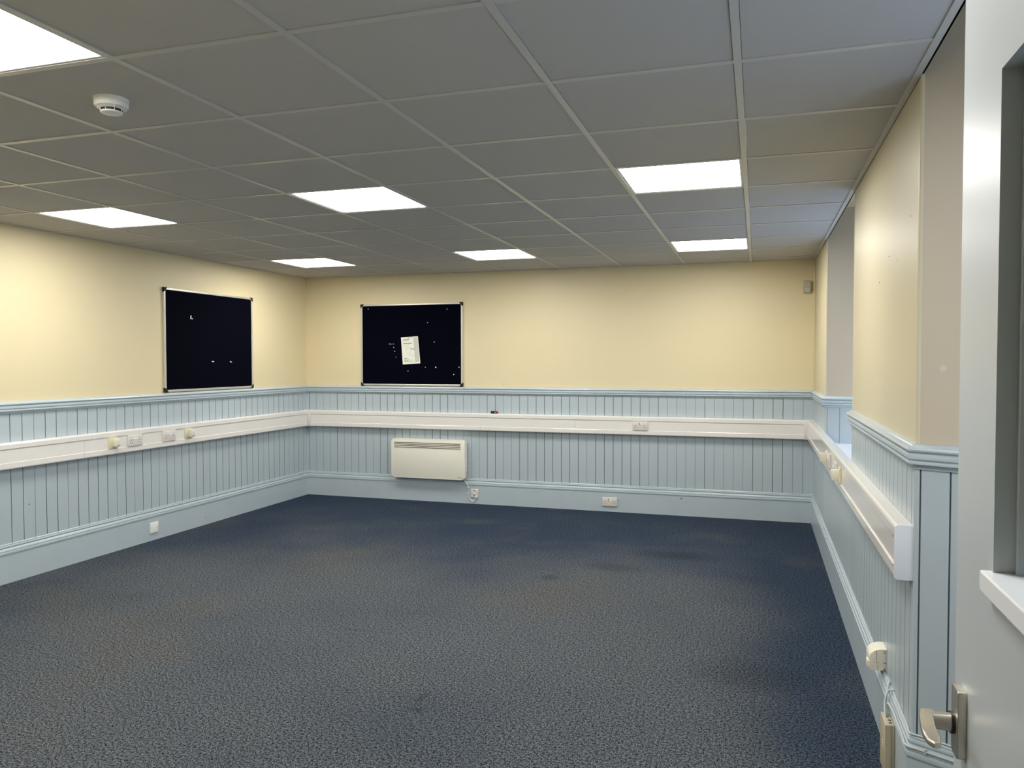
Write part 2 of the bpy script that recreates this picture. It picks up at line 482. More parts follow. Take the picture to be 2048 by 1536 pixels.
# ------------------------------------------------------------------ suspended ceiling
lights = []
for i in (-7, -4, -1):
    for j in (-1, 3, 7): lights.append((i, j))
bm = bmesh.new()
def grid_iv(a, b, k0, k1):
    out = []
    for k in range(k0, k1):
        lo = max(a+.018, k*.6+.0135); hi = min(b-.018, (k+1)*.6-.0135)
        if hi-lo > .01: out.append((k, lo, hi))
    return out
for i, x0, x1 in grid_iv(XL, XR, -9, 2):
    for j, y0, y1 in grid_iv(YF, YB, -4, 11):
        if (i, j) in lights: continue
        dz = random.uniform(-.0006, .0008)
        bx(bm, x0, x1, y0, y1, H+dz, H+.014, 0, 0)
bx(bm, XL, XR, YF, YB, H+.16, H+.2, 0, 1)
ceil = struct('ceiling', bm, ['tile', 'void'], label='suspended ceiling of square grey-white tiles in a metal grid', cat='ceiling')
bm = bmesh.new()
for k in range(-7, 1):
    bx(bm, k*.6-.012, k*.6+.012, YF, YB, H-.0035, H+.002)
    bx(bm, k*.6-.002, k*.6+.002, YF, YB, H+.002, H+.03)
for k in range(-2, 10):
    bx(bm, XL, XR, k*.6-.012, k*.6+.012, H-.003, H+.002)
    bx(bm, XL, XR, k*.6-.002, k*.6+.002, H+.002, H+.03)
obj('ceiling_grid', bm, 'tbar', ceil)
bm = bmesh.new()   # perimeter angle
for (x0, x1, y0, y1) in ((XL, XL+.022, YF, YB), (XR-.024, XR+.004, YF, YB), (XL, XR, YB-.022, YB), (XL, XR, YF, YF+.022)):
    bx(bm, x0, x1, y0, y1, H-.0045, H+.002)
bx(bm, XR-.002, XR+.004, YF, YB, H-.0045, H+.03)
obj('wall_angle', bm, 'tbar', ceil)
# closing strip above the recess mouths
bm = box(XR-.002, XR+.004, R2B, R1A, H+.03, HT); obj('upstand', bm, 'tile', ceil)

def make_light():
    t = thing('ceiling_light', '', 'ceiling light', (0, 0, H))
    bm = bmesh.new(); a, b = .2865, .277
    bx(bm, -a, a, -a, -b, -.001, .02); bx(bm, -a, a, b, a, -.001, .02); bx(bm, -a, -b, -b, b, -.001, .02); bx(bm, b, a, -b, b, -.001, .02)
    obj('frame', bm, 'lframe', t)
    # rounded-corner diffuser
    bm = bmesh.new(); r = .012; poly = []
    for cx, cy, a0 in ((b-r, b-r, 0), (-b+r, b-r, 90), (-b+r, -b+r, 180), (b-r, -b+r, 270)):
        for k in range(5):
            an = math.radians(a0+k*22.5); poly.append((cx+r*math.cos(an), cy+r*math.sin(an)))
    prism(bm, poly, .002, .006, 'xy'); obj('diffuser', bm, 'diffuser', t)
    return t
LBL = {(-4, -1): 'square LED ceiling panel cut off at the top left corner, beside the smoke detector',
       (-7, 3): 'square LED ceiling panel nearest the left wall, short of the left pinboard',
       (-4, 3): 'square LED ceiling panel in the middle of the ceiling, above the far pinboard',
       (-1, 3): 'square LED ceiling panel on the right side of the ceiling, nearer of the two there',
       (-7, 7): 'small-looking LED ceiling panel over the far left corner, between the two pinboards',
       (-4, 7): 'small-looking LED ceiling panel near the far wall, right of the back pinboard',
       (-1, 7): 'small-looking LED ceiling panel near the far wall, close to the right corner',
       (-7, -1): 'LED ceiling panel outside the picture above the near left side',
       (-1, -1): 'LED ceiling panel outside the picture just above the open door'}
proto = None
for ij in lights:
    loc = ((ij[0]+.5)*.6, (ij[1]+.5)*.6, H)
    if proto is None: proto = make_light(); o = proto; o.location = loc; o['group'] = 'LED panels in the ceiling'; o['label'] = LBL[ij]
    else: dup(proto, loc, None, LBL[ij], 'LED panels in the ceiling')

# smoke detector
t = thing('smoke_detector', 'round white smoke detector on a ceiling tile beside the big light', 'smoke detector', (-2.10, .295, H))
bm = bmesh.new(); lathe(bm, [(0, 0), (.057, 0), (.057, -.010), (.055, -.011), (.0, -.011)]); obj('base', bm, 'detector', t, True)
bm = bmesh.new(); lathe(bm, [(0, -.0112), (.0545, -.0112), (.0555, -.013), (.0555, -.024), (.052, -.030), (.047, -.031), (.040, -.034), (.036, -.036), (.036, -.0362), (0, -.0362)]); obj('housing', bm, 'detector', t, True)
bm = bmesh.new(); lathe(bm, [(0, -.0363), (.035, -.0363), (.034, -.044), (0, -.044)], 48); obj('vent', bm, 'dark', t)
bm = bmesh.new(); lathe(bm, [(0, -.0445), (.036, -.0445), (.0365, -.046), (.034, -.0495), (.024, -.052), (0, -.053)]); obj('cap', bm, 'detector', t, True)
bm = bmesh.new()
for k in range(8):
    a = 2*PI*k/8+.25
    tube(bm, [(.049*math.cos(a), .049*math.sin(a), -.0305), (.0365*math.cos(a), .0365*math.sin(a), -.037), (.0355*math.cos(a), .0355*math.sin(a), -.0455)], .0013, 6, 1)
pieces('rib', bm, 'detector', t)

# ------------------------------------------------------------------ dado trunking
Z0, Z1 = .768, .945
def strip(s0, s1, poly, path, ext=0):
    pass
P_T = [(XL, YF+.02), (XL, YB), (XR, YB), (XR, .90)]
BODY = [(.0045, Z0), (.050, Z0), (.050, Z1-.004), (.048, Z1), (.0045, Z1)]
TOPB = [(.050, .903), (.0565, .903), (.0575, .906), (.0575, .932), (.0555, .940), (.050, .945), (.050, .945)]
TOPB = [(.049, .903), (.0575, .903), (.0590, .9055), (.0590, .933), (.0565, .941), (.049, .9455)]
MIDB = [(.049, .812), (.0535, .812), (.0540, .813), (.0540, .902), (.0535, .903), (.049, .903)]
LOWB = [(.049, .7675), (.0565, .770), (.0590, .776), (.0590, .8095), (.0575, .812), (.049, .812)]
def run(parent, base, prof, name, mat, cuts, seg):
    """covers along one wall between cut positions (distance along that wall); mitres at room corners"""
    a = Vector(P_T[seg]); b = Vector(P_T[seg+1]); L = (b-a).length; d = (b-a)/L
    cs = [0]+list(cuts)+[L]
    for k in range(len(cs)-1):
        s0 = cs[k]+(.001 if k else 0); s1 = cs[k+1]-(.001 if k < len(cs)-2 else 0)
        bm = bmesh.new()
        full = []
        i0 = 0
        if k == 0 and seg > 0: full.append(P_T[seg-1]); i0 = 1
        full.append(tuple(a+d*s0)); full.append(tuple(a+d*s1))
        if k == len(cs)-2 and seg < 2: full.append(P_T[seg+2])
        sweep(bm, full, prof, i0, i0+1)
        obj(name, bm, mat, parent)
segs = [('cable_trunking', 'white plastic dado trunking along the left wall, carrying four outlets', [2.60-YF-.02], [2.67-YF-.02], [2.60-YF-.02]),
        ('cable_trunking', 'white plastic dado trunking along the far wall above the heater', [-1.65-XL], [-3.49-XL], [-2.65-XL]),
        ('cable_trunking', 'white plastic dado trunking along the right wall, ending in a square cap', [], [], [])]
for s, (nm, lb, cm, ct, cl) in enumerate(segs):
    a = Vector(P_T[s]); t = thing(nm, lb, 'trunking', (0, 0, 0), 0, 'dado trunking round the room')
    bm = bmesh.new(); sweep(bm, P_T, BODY, s, s+1); obj('trunking_body', bm, 'pvc', t)
    run(t, None, TOPB, 'upper_cover', 'pvc', ct, s)
    run(t, None, MIDB, 'centre_cover', 'pvc', cm, s)
    run(t, None, LOWB, 'lower_cover', 'pvc', cl, s)
    CORN = [(.0045, Z0-.0015), (.057, Z0-.0015), (.0605, Z0+.006), (.0605, .937), (.057, .944), (.049, .9475), (.0045, .9475)]
    if s == 1:
        bm = bmesh.new(); sweep(bm, [(XL, YB-.082), (XL, YB), (XL+.085, YB)], CORN, 0, 2); obj('corner_piece', bm, 'pvc_joint', t, True)
    if s == 2:
        bm = bmesh.new(); sweep(bm, [(XR-.085, YB), (XR, YB), (XR, YB-.075)], CORN, 0, 2); obj('corner_piece', bm, 'pvc_joint', t, True)
        bm = bmesh.new(); prism(bm, [(XR-.001, Z0-.002), (XR-.053, Z0-.002), (XR-.0605, Z0+.004), (XR-.0605, .941), (XR-.053, .9475), (XR-.001, .9475)], .893, .905, 'xz', 0, .001)
        obj('end_cap', bm, 'white', t, True)
        bm = bmesh.new()
        for z in (.905, .808): cyl(bm, (XR-.0590, .925, z), (-1, 0, 0), .003, .002, 10)
        pieces('clip_hole', bm, 'screw', t)

# ------------------------------------------------------------------ outlets
def make_socket(name, label, cat, w=.148, h=.087, left='switch', right='switch', group=None):
    t = thing(name, label, cat, (0, 0, 0), 0, group)
    bm = bmesh.new(); bx(bm, -w/2, w/2, -.0125, 0, -h/2, h/2, .004, 0, 3); obj('faceplate', bm, 'socket', t, True)
    for sx, mt in ((-1, left), (1, right)):
        bm = bmesh.new(); x = sx*.0095
        prism(bm, [(-.0122, .011), (-.0185, .011), (-.0155, .022), (-.0170, .033), (-.0122, .033)], x-.0068, x+.0068, 'yz', 0, .0006)
        obj('rocker_switch', bm, mt, t)
    for sx in (-1, 1):
        bm = bmesh.new(); c = sx*.043
        bx(bm, c-.0025, c+.0025, -.0128, -.0120, -.001, .010)
        bx(bm, c-.0145, c-.0075, -.0128, -.0120, -.0175, -.0125); bx(bm, c+.0075, c+.0145, -.0128, -.0120, -.0175, -.0125)
        pieces('pin_slot', bm, 'dark', t)
    bm = bmesh.new()
    for sx in (-1, 1): cyl(bm, (sx*.0605, -.0125, .0), (0, -1, 0), .0028, .0006, 10)
    pieces('screw', bm, 'screw', t)
    return t

def make_data(name, label, cat, group=None):
    t = thing(name, label, cat, (0, 0, 0), 0, group)
    bm = bmesh.new(); bx(bm, -.043, .043, -.010, 0, -.0435, .0435, .003, 0, 3); obj('faceplate', bm, 'yellowed', t, True)
    bm = bmesh.new(); bx(bm, .000, .034, -.0125, -.010, -.030, .030, .001); obj('cover', bm, 'creampl', t)
    bm = bmesh.new(); bx(bm, .006, .011, -.0129, -.0122, -.004, .002); bx(bm, .018, .023, -.0129, -.0122, -.004, .002)
    bx(bm, .018, .028, -.0129, -.0122, -.022, -.018); pieces('jack_slot', bm, 'dark', t)
    return t

def add_adaptor(t, x0=-.031, x1=.006):
    bm = bmesh.new(); bx(bm, x0, x1, -.048, -.010, -.028, .030, .002, 0, 2)
    bx(bm, x0+.006, x1-.006, -.0495, -.047, .012, .022, .001)
    a = obj('adaptor', bm, 'creampl', t, True)
    bm = bmesh.new(); prism(bm, [(x0+.004, -.022), (x1-.004, -.014), (x1-.004, -.019), (x0+.004, -.027)], -.0488, -.0475, 'xz'); obj('latch', bm, 'screw', a)

XT = XL+.0542
d1 = make_data('data_outlet', 'yellowed data outlet with white adaptor on the left wall, leftmost of its row', 'data outlet', 'data outlets with adaptors')
add_adaptor(d1, -.012, .028)
d1.location = (XT, 2.865, .857); d1.rotation_euler.z = FACE_LEFT
dup(d1, (XT, 3.700, .857), FACE_LEFT, 'yellowed data outlet with white adaptor on the left wall, nearest the left pinboard corner', 'data outlets with adaptors')
XTR = XR-.0542
dR1 = dup(d1, (XTR, 3.52, .857), FACE_RIGHT, 'data outlet on the right-wall trunking, farthest of its row', 'data outlets with adaptors')
dR2 = dup(d1, (XTR, 2.70, .857), FACE_RIGHT, 'yellowed data outlet on the right-wall trunking, nearest of its row', 'data outlets with adaptors')

s1 = make_socket('double_socket', 'white double power socket on the left wall, beside the leftmost data outlet', 'power socket', .152, .090, group='double power sockets')
s1.location = (XT, 3.085, .857); s1.rotation_euler.z = FACE_LEFT
dup(s1, (XT, 3.462, .857), FACE_LEFT, 'white double power socket on the left wall, the farther of the two there', 'double power sockets')
s3 = make_socket('double_socket', 'white double power socket on the far-wall trunking', 'power socket', .148, .087, 'switch_grey', 'switch', group='double power sockets')
s3.location = (-1.008, YB-.0542, .856); s3.rotation_euler.z = FACE_BACK
dup(s3, (-1.31, YB-.018, .098), FACE_BACK, 'white double power socket low on the far skirting board', 'double power sockets')
dup(s1, (XTR, 3.35, .857), FACE_RIGHT, 'white double power socket on the right-wall trunking, the farther of the two', 'double power sockets')
dup(s1, (XTR, 2.93, .857), FACE_RIGHT, 'white double power socket on the right-wall trunking, the nearer of the two', 'double power sockets')

t = thing('blanking_plate', 'square white blank plate with two screws on the left skirting board', 'blank plate', (XL+.018, 3.318, .105), FACE_LEFT)
bm = bmesh.new(); bx(bm, -.044, .044, -.009, 0, -.044, .044, .0025, 0, 3); obj('faceplate', bm, 'switch', t, True)
for sx in (-1, 1):
    bm = bmesh.new(); cyl(bm, (sx*.030, -.009, 0), (0, -1, 0), .0036, .0008, 12); obj('screw', bm, 'screw', t)

t = thing('fused_switch', 'square white fused switch on the far skirting, fed by the heater cable', 'wall switch', (-2.729, YB-.018, .111), FACE_BACK)
bm = bmesh.new(); bx(bm, -.043, .043, -.010, 0, -.044, .044, .003, 0, 3); obj('faceplate', bm, 'socket', t, True)
bm = bmesh.new(); bx(bm, -.008, .008, -.0155, -.010, -.010, .012, .002); obj('rocker_switch', bm, 'switch', t)
bm = bmesh.new(); bx(bm, -.010, .010, -.0106, -.0098, .026, .034); bx(bm, -.008, .008, -.0106, -.0098, -.020, -.014); pieces('fuse_slot', bm, 'dark', t)
bm = bmesh.new(); bx(bm, .012, .022, -.0112, -.010, .018, .023, .0005); obj('indicator', bm, 'red', t)
for sx in (-1, 1):
    bm = bmesh.new(); cyl(bm, (sx*.030, -.010, 0), (0, -1, 0), .0036, .0008, 12); obj('screw', bm, 'screw', t)
bm = bmesh.new(); bx(bm, .012, .030, -.017, -.010, -.044, -.026, .002); obj('flex_outlet', bm, 'switch', t)

# ------------------------------------------------------------------ panel heater
HX, HZ = -3.228, .252
t = thing('panel_heater', 'cream electric panel heater with a slotted grille on the far wall', 'heater', (HX, YB, HZ), FACE_BACK)
w, h = .418, .412
def rrect(w0, w1, h0, h1, r, n=5):
    out = []
    for cx, cy, a0 in ((w1-r, h1-r, 0), (w0+r, h1-r, 90), (w0+r, h0+r, 180), (w1-r, h0+r, 270)):
        for k in range(n+1):
            an = math.radians(a0+90*k/n); out.append((cx+r*math.cos(an), cy+r*math.sin(an)))
    return out
bm = bmesh.new(); prism(bm, rrect(-w, w, 0, h, .030), -.092, -.022, 'xz', 0, .010)
body = obj('casing', bm, 'heater', t, True)
bm = bmesh.new(); bx(bm, -w+.06, w-.06, -.024, -.004, .03, h-.05); obj('wall_bracket', bm, 'heater', t)
bm = bmesh.new(); bx(bm, -.388, .376, -.0935, -.091, .312, .384, .001); g = obj('grille', bm, 'heater', t)
for k in range(4):
    z = .3725-k*.0165
    bm = bmesh.new(); bx(bm, -.383, .371, -.0942, -.0930, z-.0035, z+.0035); obj('slot', bm, 'heater_dark', g)
bm = bmesh.new(); cyl(bm, (w-.003, -.05, .095), (1, 0, 0), .013, .012, 20, bev=.002); obj('control_knob', bm, 'heater', t, True)
bm = bmesh.new(); bx(bm, w-.002, w+.004, -.075, -.035, .12, .215, .002); obj('control_panel', bm, 'heater', t)
# power cable from heater to switch, in local coordinates of the heater
def loc_h(x, y, z): return (x-HX, y-YB, z-HZ)
bm = bmesh.new()
tube(bm, [loc_h(-2.86, YB-.045, .262), loc_h(-2.835, YB-.035, .236), loc_h(-2.808, YB-.030, .205), loc_h(-2.797, YB-.026, .16), loc_h(-2.797, YB-.022, .10), loc_h(-2.785, YB-.022, .058),
          loc_h(-2.755, YB-.022, .028), loc_h(-2.722, YB-.024, .036), loc_h(-2.708, YB-.028, .068)], .0042, 10)
cab = obj('power_cable', bm, 'flex', t, True)
bm = bmesh.new()
for z in (.165, .11): bx(bm, -2.807-HX, -2.787-HX, -.032, -.016, z-HZ-.004, z-HZ+.004, .002)
pieces('cable_clip', bm, 'flex', cab)

def text_mesh(s, size, mat, parent, loc, rot, name='lettering'):
    cu = bpy.data.curves.new(name, 'FONT'); cu.body = s; cu.size = size; cu.extrude = .0002; cu.align_x = 'CENTER'
    tmp = bpy.data.objects.new(name, cu); C.objects.link(tmp)
    dg = bpy.context.evaluated_depsgraph_get()
    me = bpy.data.meshes.new_from_object(tmp.evaluated_get(dg)); bpy.data.objects.remove(tmp)
    me.materials.clear(); me.materials.append(M[mat])
    o = bpy.data.objects.new(name, me); C.objects.link(o); o.parent = parent; o.location = loc; o.rotation_euler = rot
    return o
text_mesh('Dimplex', .013, 'ink', t, (.365, -.0925, .020), (PI/2, 0, 0))

# ------------------------------------------------------------------ pinboards
def pinboard(label, w, h, loc, rz):
    t = thing('pinboard', label, 'pinboard', loc, rz, 'navy pinboards')
    obj('felt_panel', box(-w/2+.008, w/2-.008, -.014, -.001, .008, h-.008), 'felt', t)
    f = .019
    bm = bmesh.new()
    for (a, b, c, d) in ((-w/2, w/2, 0, f), (-w/2, w/2, h-f, h), (-w/2, -w/2+f, f, h-f), (w/2-f, w/2, f, h-f)):
        bx(bm, a, b, -.019, -.001, c, d, .003)
    obj('frame', bm, 'alu', t)
    c = .040
    for sx in (-1, 1):
        for top in (0, 1):
            X = sx*(w/2+.002); Z = h+.002 if top else -.002; sz = -1 if top else 1
            bm = bmesh.new()
            poly = [(X, Z), (X-sx*c, Z), (X-sx*(c-.006), Z+sz*.010), (X-sx*.022, Z+sz*.022), (X-sx*.010, Z+sz*(c-.006)), (X, Z+sz*c)]
            prism(bm, poly, -.022, -.0, 'xz', 0, .0015); obj('corner_cap', bm, 'cap', t, True)
    return t
bA, bAz = 1.180, .875
pinboard('navy felt pinboard with aluminium frame on the far wall, a leaflet pinned on it', bA, bAz, (-3.448, YB, 1.222), FACE_BACK)
pinboard('navy felt pinboard with aluminium frame on the left wall, almost empty', 1.205, .888, (XL, 4.075, 1.224), FACE_LEFT)

# leaflet pinned to the far board
t = thing('leaflet', 'printed white leaflet pinned at a slight tilt in the middle of the far pinboard', 'leaflet', (-3.450, YB-.0155, 1.598), FACE_BACK)
def lp(u, v, y=-.003):   # u,v 0..1 on the sheet
    bl = Vector((-.0905, -.149)); br = Vector((.118, -.136)); tl = Vector((-.111, .139)); tr = Vector((.091, .150))
    p = (bl*(1-u)+br*u)*(1-v)+(tl*(1-u)+tr*u)*v
    return (p.x, y-.006*math.sin(PI*u)*(1-v)-.010*u*u, p.y)
def sheet(bm, u0, u1, v0, v1, off, n=8, skew=0, mi=0):
    g = [[bm.verts.new(lp(u0+(u1-u0)*i/n+skew*(j/n), v0+(v1-v0)*j/n, -.003-off)) for i in range(n+1)] for j in range(n+1)]
    for j in range(n):
        for i in range(n): bm.faces.new((g[j][i], g[j][i+1], g[j+1][i+1], g[j+1][i])).material_index = mi
bm = bmesh.new(); sheet(bm, 0, 1, 0, 1, 0)
sheet(bm, .72, .97, .06, .97, .0006, mi=1)
sheet(bm, .10, .16, .895, .925, .0007, 2, mi=4); sheet(bm, .18, .50, .897, .923, .0007, 2, mi=4)
for q in ((.11, .62, .752, .775), (.11, .27, .205, .228), (.38, .55, .965, .982), (.60, .67, .972, .990)): sheet(bm, *q, .0007, 2, mi=2)
for a, b, v in ((.10, .42, .855), (.11, .45, .70), (.11, .40, .165), (.11, .64, .09), (.11, .50, .135), (.11, .32, .115)): sheet(bm, a, b, v, v+.012, .0007, 2, mi=3)
def bar(a, b, wd):
    a = Vector(a); b = Vector(b); d = (b-a).normalized(); n = Vector((-d.y, d.x))*wd/2
    vs = [bm.verts.new(lp(*(p), -.0045)) for p in (a-n, b-n, b+n, a+n)]; bm.faces.new(vs).material_index = 3
bar((.28, .62), (.76, .56), .010); bar((.28, .62), (.32, .40), .006); bar((.32, .40), (.44, .36), .006); bar((.52, .54), (.42, .36), .008)
bar((.42, .37), (.76, .27), .008); bar((.52, .55), (.74, .52), .035); bar((.76, .55), (.76, .27), .006)
pg = obj('page', bm, ['paper', 'paper_grey', 'ink', 'inkpale', 'inkred'], t, True)
bm = bmesh.new(); p = lp(.62, .955, -.0045); cyl(bm, (p[0], -.008, p[2]), (0, -1, 0), .0040, .004, 12); obj('pin', bm, 'pin', t)

def make_pin(label, loc, rz, r=.0045, group=None):
    bm = bmesh.new()
    lathe(bm, [(0, .0), (r*.55, .0), (r*.5, .003), (r, .0045), (r*.95, .0062), (r*.5, .0075), (0, .0078)], 12)
    bmesh.ops.rotate(bm, verts=bm.verts, cent=(0, 0, 0), matrix=Matrix.Rotation(PI/2, 3, 'X'))
    o = obj('drawing_pin', bm, 'pin', None, True); o.location = loc; o.rotation_euler.z = rz
    o['label'] = label; o['category'] = 'drawing pin'
    if group: o['group'] = group
    return o
PINS = [(-3.946, 2.048, 1, 'white pin in the top left corner of the far pinboard'), (-3.031, 2.028, 1, 'white pin in the top right corner of the far pinboard'),
        (-3.252, 1.891, 1, 'white pin alone above and right of the leaflet'), (-3.176, 1.686, 1, 'white pin level with the middle of the leaflet, to its right'),
        (-3.693, 1.669, 1, 'white pin left of the leaflet, leftmost in the short row of three'), (-3.675, 1.667, .6, 'small white pin left of the leaflet, middle of the short row of three'),
        (-3.651, 1.668, .8, 'white pin left of the leaflet, rightmost in the short row of three'), (-3.646, 1.631, .9, 'white pin left of the leaflet, just below the row of three'),
        (-3.634, 1.591, .9, 'white pin left of the leaflet, second below the row of three'), (-3.620, 1.527, .7, 'white pin left of the leaflet, lowest of the group there'),
        (-3.280, 1.420, .9, 'white pin just right of and below the leaflet'), (-3.160, 1.420, 1.5, 'largest white pin, low on the right part of the far pinboard'),
        (-2.898, 1.421, 1, 'white pin against the right frame of the far pinboard'), (-3.480, 1.380, 1, 'white pin below the leaflet of the far pinboard'),
        (-2.957, 1.345, 1, 'white pin near the bottom right corner of the far pinboard')]
for x, z, k, lb in PINS: make_pin(lb, (x, YB-.014, z), FACE_BACK, .0052*k, 'pins in the far pinboard')
# torn scraps left on the left board
def scrap(label, y, z, shapes):
    bm = bmesh.new()
    for poly in shapes: prism(bm, poly, -.0025, -.0005, 'xz')
    o = obj('paper_scrap', bm, 'pin'); o.location = (XL+.014, y, z); o.rotation_euler.z = FACE_LEFT
    o['label'] = label; o['category'] = 'paper scrap'; o['group'] = 'paper scraps on the left pinboard'
scrap('L-shaped white paper scrap stuck high on the left pinboard', 3.805, 1.874, [[(-.012, -.014), (-.004, -.014), (.002, .004), (.000, .018), (-.006, .018), (-.012, .002)], [(.002, -.014), (.020, -.015), (.020, -.007), (.004, -.007)]])
scrap('tiny white paper scrap low on the left pinboard, the left one of two', 4.083, 1.484, [[(-.014, -.004), (.014, -.005), (.015, .003), (-.012, .005)]])
scrap('tiny white paper scrap low on the left pinboard, the right one of two', 4.340, 1.481, [[(-.014, .004), (-.006, .006), (.015, -.003), (.012, -.007), (-.012, -.002)]])

# ------------------------------------------------------------------ small things round the room
t = thing('motion_sensor', 'beige motion sensor high in the far right corner', 'motion sensor', (.490, YB, 2.100), 0)
bm = bmesh.new(); prism(bm, [(0, .0), (0, .112), (-.030, .112), (-.040, .104), (-.043, .040), (-.030, .006), (-.026, 0)], -.031, .031, 'yz', 0, .004); obj('housing', bm, 'sensor', t, True)
bm = bmesh.new(); prism(bm, [(-.041, .042), (-.0445, .042), (-.0330, .008), (-.029, .008)], -.021, .023, 'yz'); obj('lens', bm, 'sensor_lens', t)

bm = box(XR-.016, XR, YB-.030, YB, 1.216, H-.004, .003)
o = obj('conduit', bm, 'cream'); o['label'] = 'narrow cream conduit running up the far right corner beside the motion sensor'; o['category'] = 'conduit'

t = thing('connector_block', 'small black and dark red connector lying on the far-wall trunking', 'connector', (-2.502, YB-.038, .9455))
bm = bmesh.new(); bx(bm, -.038, .006, -.012, .012, 0, .028, .003); bx(bm, .006, .016, -.008, .008, .004, .030, .002); obj('plug_body', bm, 'black', t)
bm = bmesh.new(); bx(bm, .014, .036, -.012, .012, 0, .024, .004); obj('end_cap', bm, 'red', t)
bm = bmesh.new(); cyl(bm, (.012, -.010, .016), (0, -1, 0), .0045, .005, 12); obj('contact', bm, 'pin', t)

# cream junction box above the right skirting
t = thing('junction_box', 'cream plastic junction box with a curved top above the right skirting board', 'junction box', (XR-.004, 1.455, .268))
bm = bmesh.new()
poly = [(0, 0), (0, .086)]+[(-.061*math.sin(a), .050+.036*math.cos(a)) for a in [PI/2*k/8 for k in range(1, 9)]]+[(-.061, .008), (-.056, 0)]
prism(bm, poly, -.045, .045, 'xz', 0, .002); obj('housing', bm, 'creampl', t, True)
bm = bmesh.new()
bx(bm, -.036, -.035, -.0462, -.0450, .030, .078); bx(bm, -.036, -.026, -.0462, -.0450, .030, .031); bx(bm, -.030, -.029, -.0462, -.0450, .006, .024)
bx(bm, -.010, -.004, -.0462, -.0450, .002, .010); bx(bm, -.010, -.002, -.0462, -.045, .030, .033); bx(bm, -.010, -.002, -.0462, -.045, .070, .072)
bx(bm, -.010, -.002, -.0462, -.045, .077, .079)
pieces('knockout', bm, 'screw', t)
bm = bmesh.new(); bx(bm, -.066, -.059, -.030, .012, .004, .030, .002); obj('side_tab', bm, 'creampl', t)

# beige terminal box on the skirting near the floor
t = thing('terminal_box', 'tall beige terminal box on the right skirting near the carpet, cables entering its top', 'terminal box', (XR-.0185, 1.16, .0))
bm = bmesh.new(); bx(bm, -.032, 0, -.056, .056, .002, .188, .003); obj('housing', bm, 'beige', t, True)
bm = bmesh.new(); bx(bm, -.010, -.0088, -.0570, -.0555, .004, .184); obj('edge_strip', bm, 'screw', t)
bm = bmesh.new(); bx(bm, -.031, -.014, -.0575, -.0555, .004, .186, .0005); obj('front_cover', bm, 'beige', t)
bm = bmesh.new()
for (x, y) in ((-.020, .012), (-.014, .014), (-.013, -.014), (-.008, -.016), (-.014, -.036), (-.009, -.037)): bx(bm, x-.003, x+.002, y-.004, y+.004, .1878, .1888)
pieces('knockout', bm, 'dark', t)
bm = bmesh.new(); bx(bm, -.0332, -.0318, -.010, -.002, .085, .100); bx(bm, -.0332, -.0318, -.010, -.002, .105, .112); pieces('sticker', bm, 'creampl', t)

# painted cables clipped along the right skirting
xs = XR-.030
def cable(label, pts, r, clips=()):
    t = thing('cable', label, 'cable', (0, 0, 0), 0, 'painted cables on the right skirting')
    bm = bmesh.new(); tube(bm, pts, r, 10); obj('sheath', bm, 'cable', t, True)
    for (x, y, z, ax) in clips:
        bm = bmesh.new()
        if ax == 'y': bx(bm, x-.007, x+.006, y-.004, y+.004, z-.009, z+.009, .002)
        else: bx(bm, x-.004, x+.004, y-.007, y+.006, z-.009, z+.009, .002)
        pieces('cable_clip', bm, 'cable', t)
JD = Vector((RX-XR, S2A-R2A)).normalized(); JN = Vector((JD.y, -JD.x))      # along and out of the splayed reveal
def jp(t, out, z): return (XR+JD.x*t+JN.x*out, R2A+JD.y*t+JN.y*out, z)
cable('thicker painted cable from the beige terminal box, in the skirting groove round the corner',
      [(XR-.034, 1.175, .182), (XR-.035, 1.19, .214), (XR-.030, 1.175, .236), (XR-.0225, 1.12, .2325), (XR-.0215, 1.02, .2285), (XR-.0215, .93, .2285), (XR-.0215, .875, .2285),
       jp(.03, .0215, .2285), jp(.12, .0215, .2285), jp(.30, .0215, .2285), jp(.44, .0215, .2285)], .0042, [jp(.045, .021, .2285)+('x',)])
cable('thin painted cable lying along the top of the skirting and round the corner',
      [(XR-.040, 1.165, .186), (XR-.038, 1.205, .225), (XR-.022, 1.230, .262), (XR-.010, 1.215, .2685), (XR-.008, 1.15, .268), (XR-.008, 1.02, .268), (XR-.008, .93, .268), (XR-.009, .880, .268),
       jp(.03, .008, .268), jp(.12, .008, .268), jp(.44, .008, .268)], .0036, [(XR-.008, 1.21, .268, 'y')])
cable('short painted cable dropping across the skirting moulding to the terminal box',
      [(XR-.008, 1.30, .268), (XR-.016, 1.275, .268), (XR-.028, 1.235, .240), (XR-.036, 1.205, .208), (XR-.036, 1.19, .180)], .0038)

# ------------------------------------------------------------------ marks left on plaster and paint
def marks(parent, pts, rz, depth, name='nail_hole', mat='cap'):
    bm = bmesh.new()
    for (x, y, z, r) in pts:
        c = {FACE_BACK: (x, YB-depth, z), FACE_LEFT: (XL+depth, y, z), FACE_RIGHT: (XR-depth, y, z)}[rz]
        n = {FACE_BACK: (0, -1, 0), FACE_LEFT: (1, 0, 0), FACE_RIGHT: (-1, 0, 0)}[rz]
        cyl(bm, c, n, r, .0008, 8)
    pieces(name, bm, mat, parent)
marks(wb, [(-4.46, 0, 1.72, .003), (-4.05, 0, 1.66, .003), (-2.62, 0, 1.52, .003), (-2.42, 0, 1.25, .003), (-1.9, 0, 1.50, .002), (.2, 0, 1.9, .002), (-2.0, 0, 2.0, .002)], FACE_BACK, .0)
marks(bpy.data.objects['baseboard_back'], [(-.62, 0, .165, .006), (-.72, 0, .14, .003), (-.58, 0, .13, .003), (-2.05, 0, .03, .004), (-.5, 0, .03, .003)], FACE_BACK, .0176)
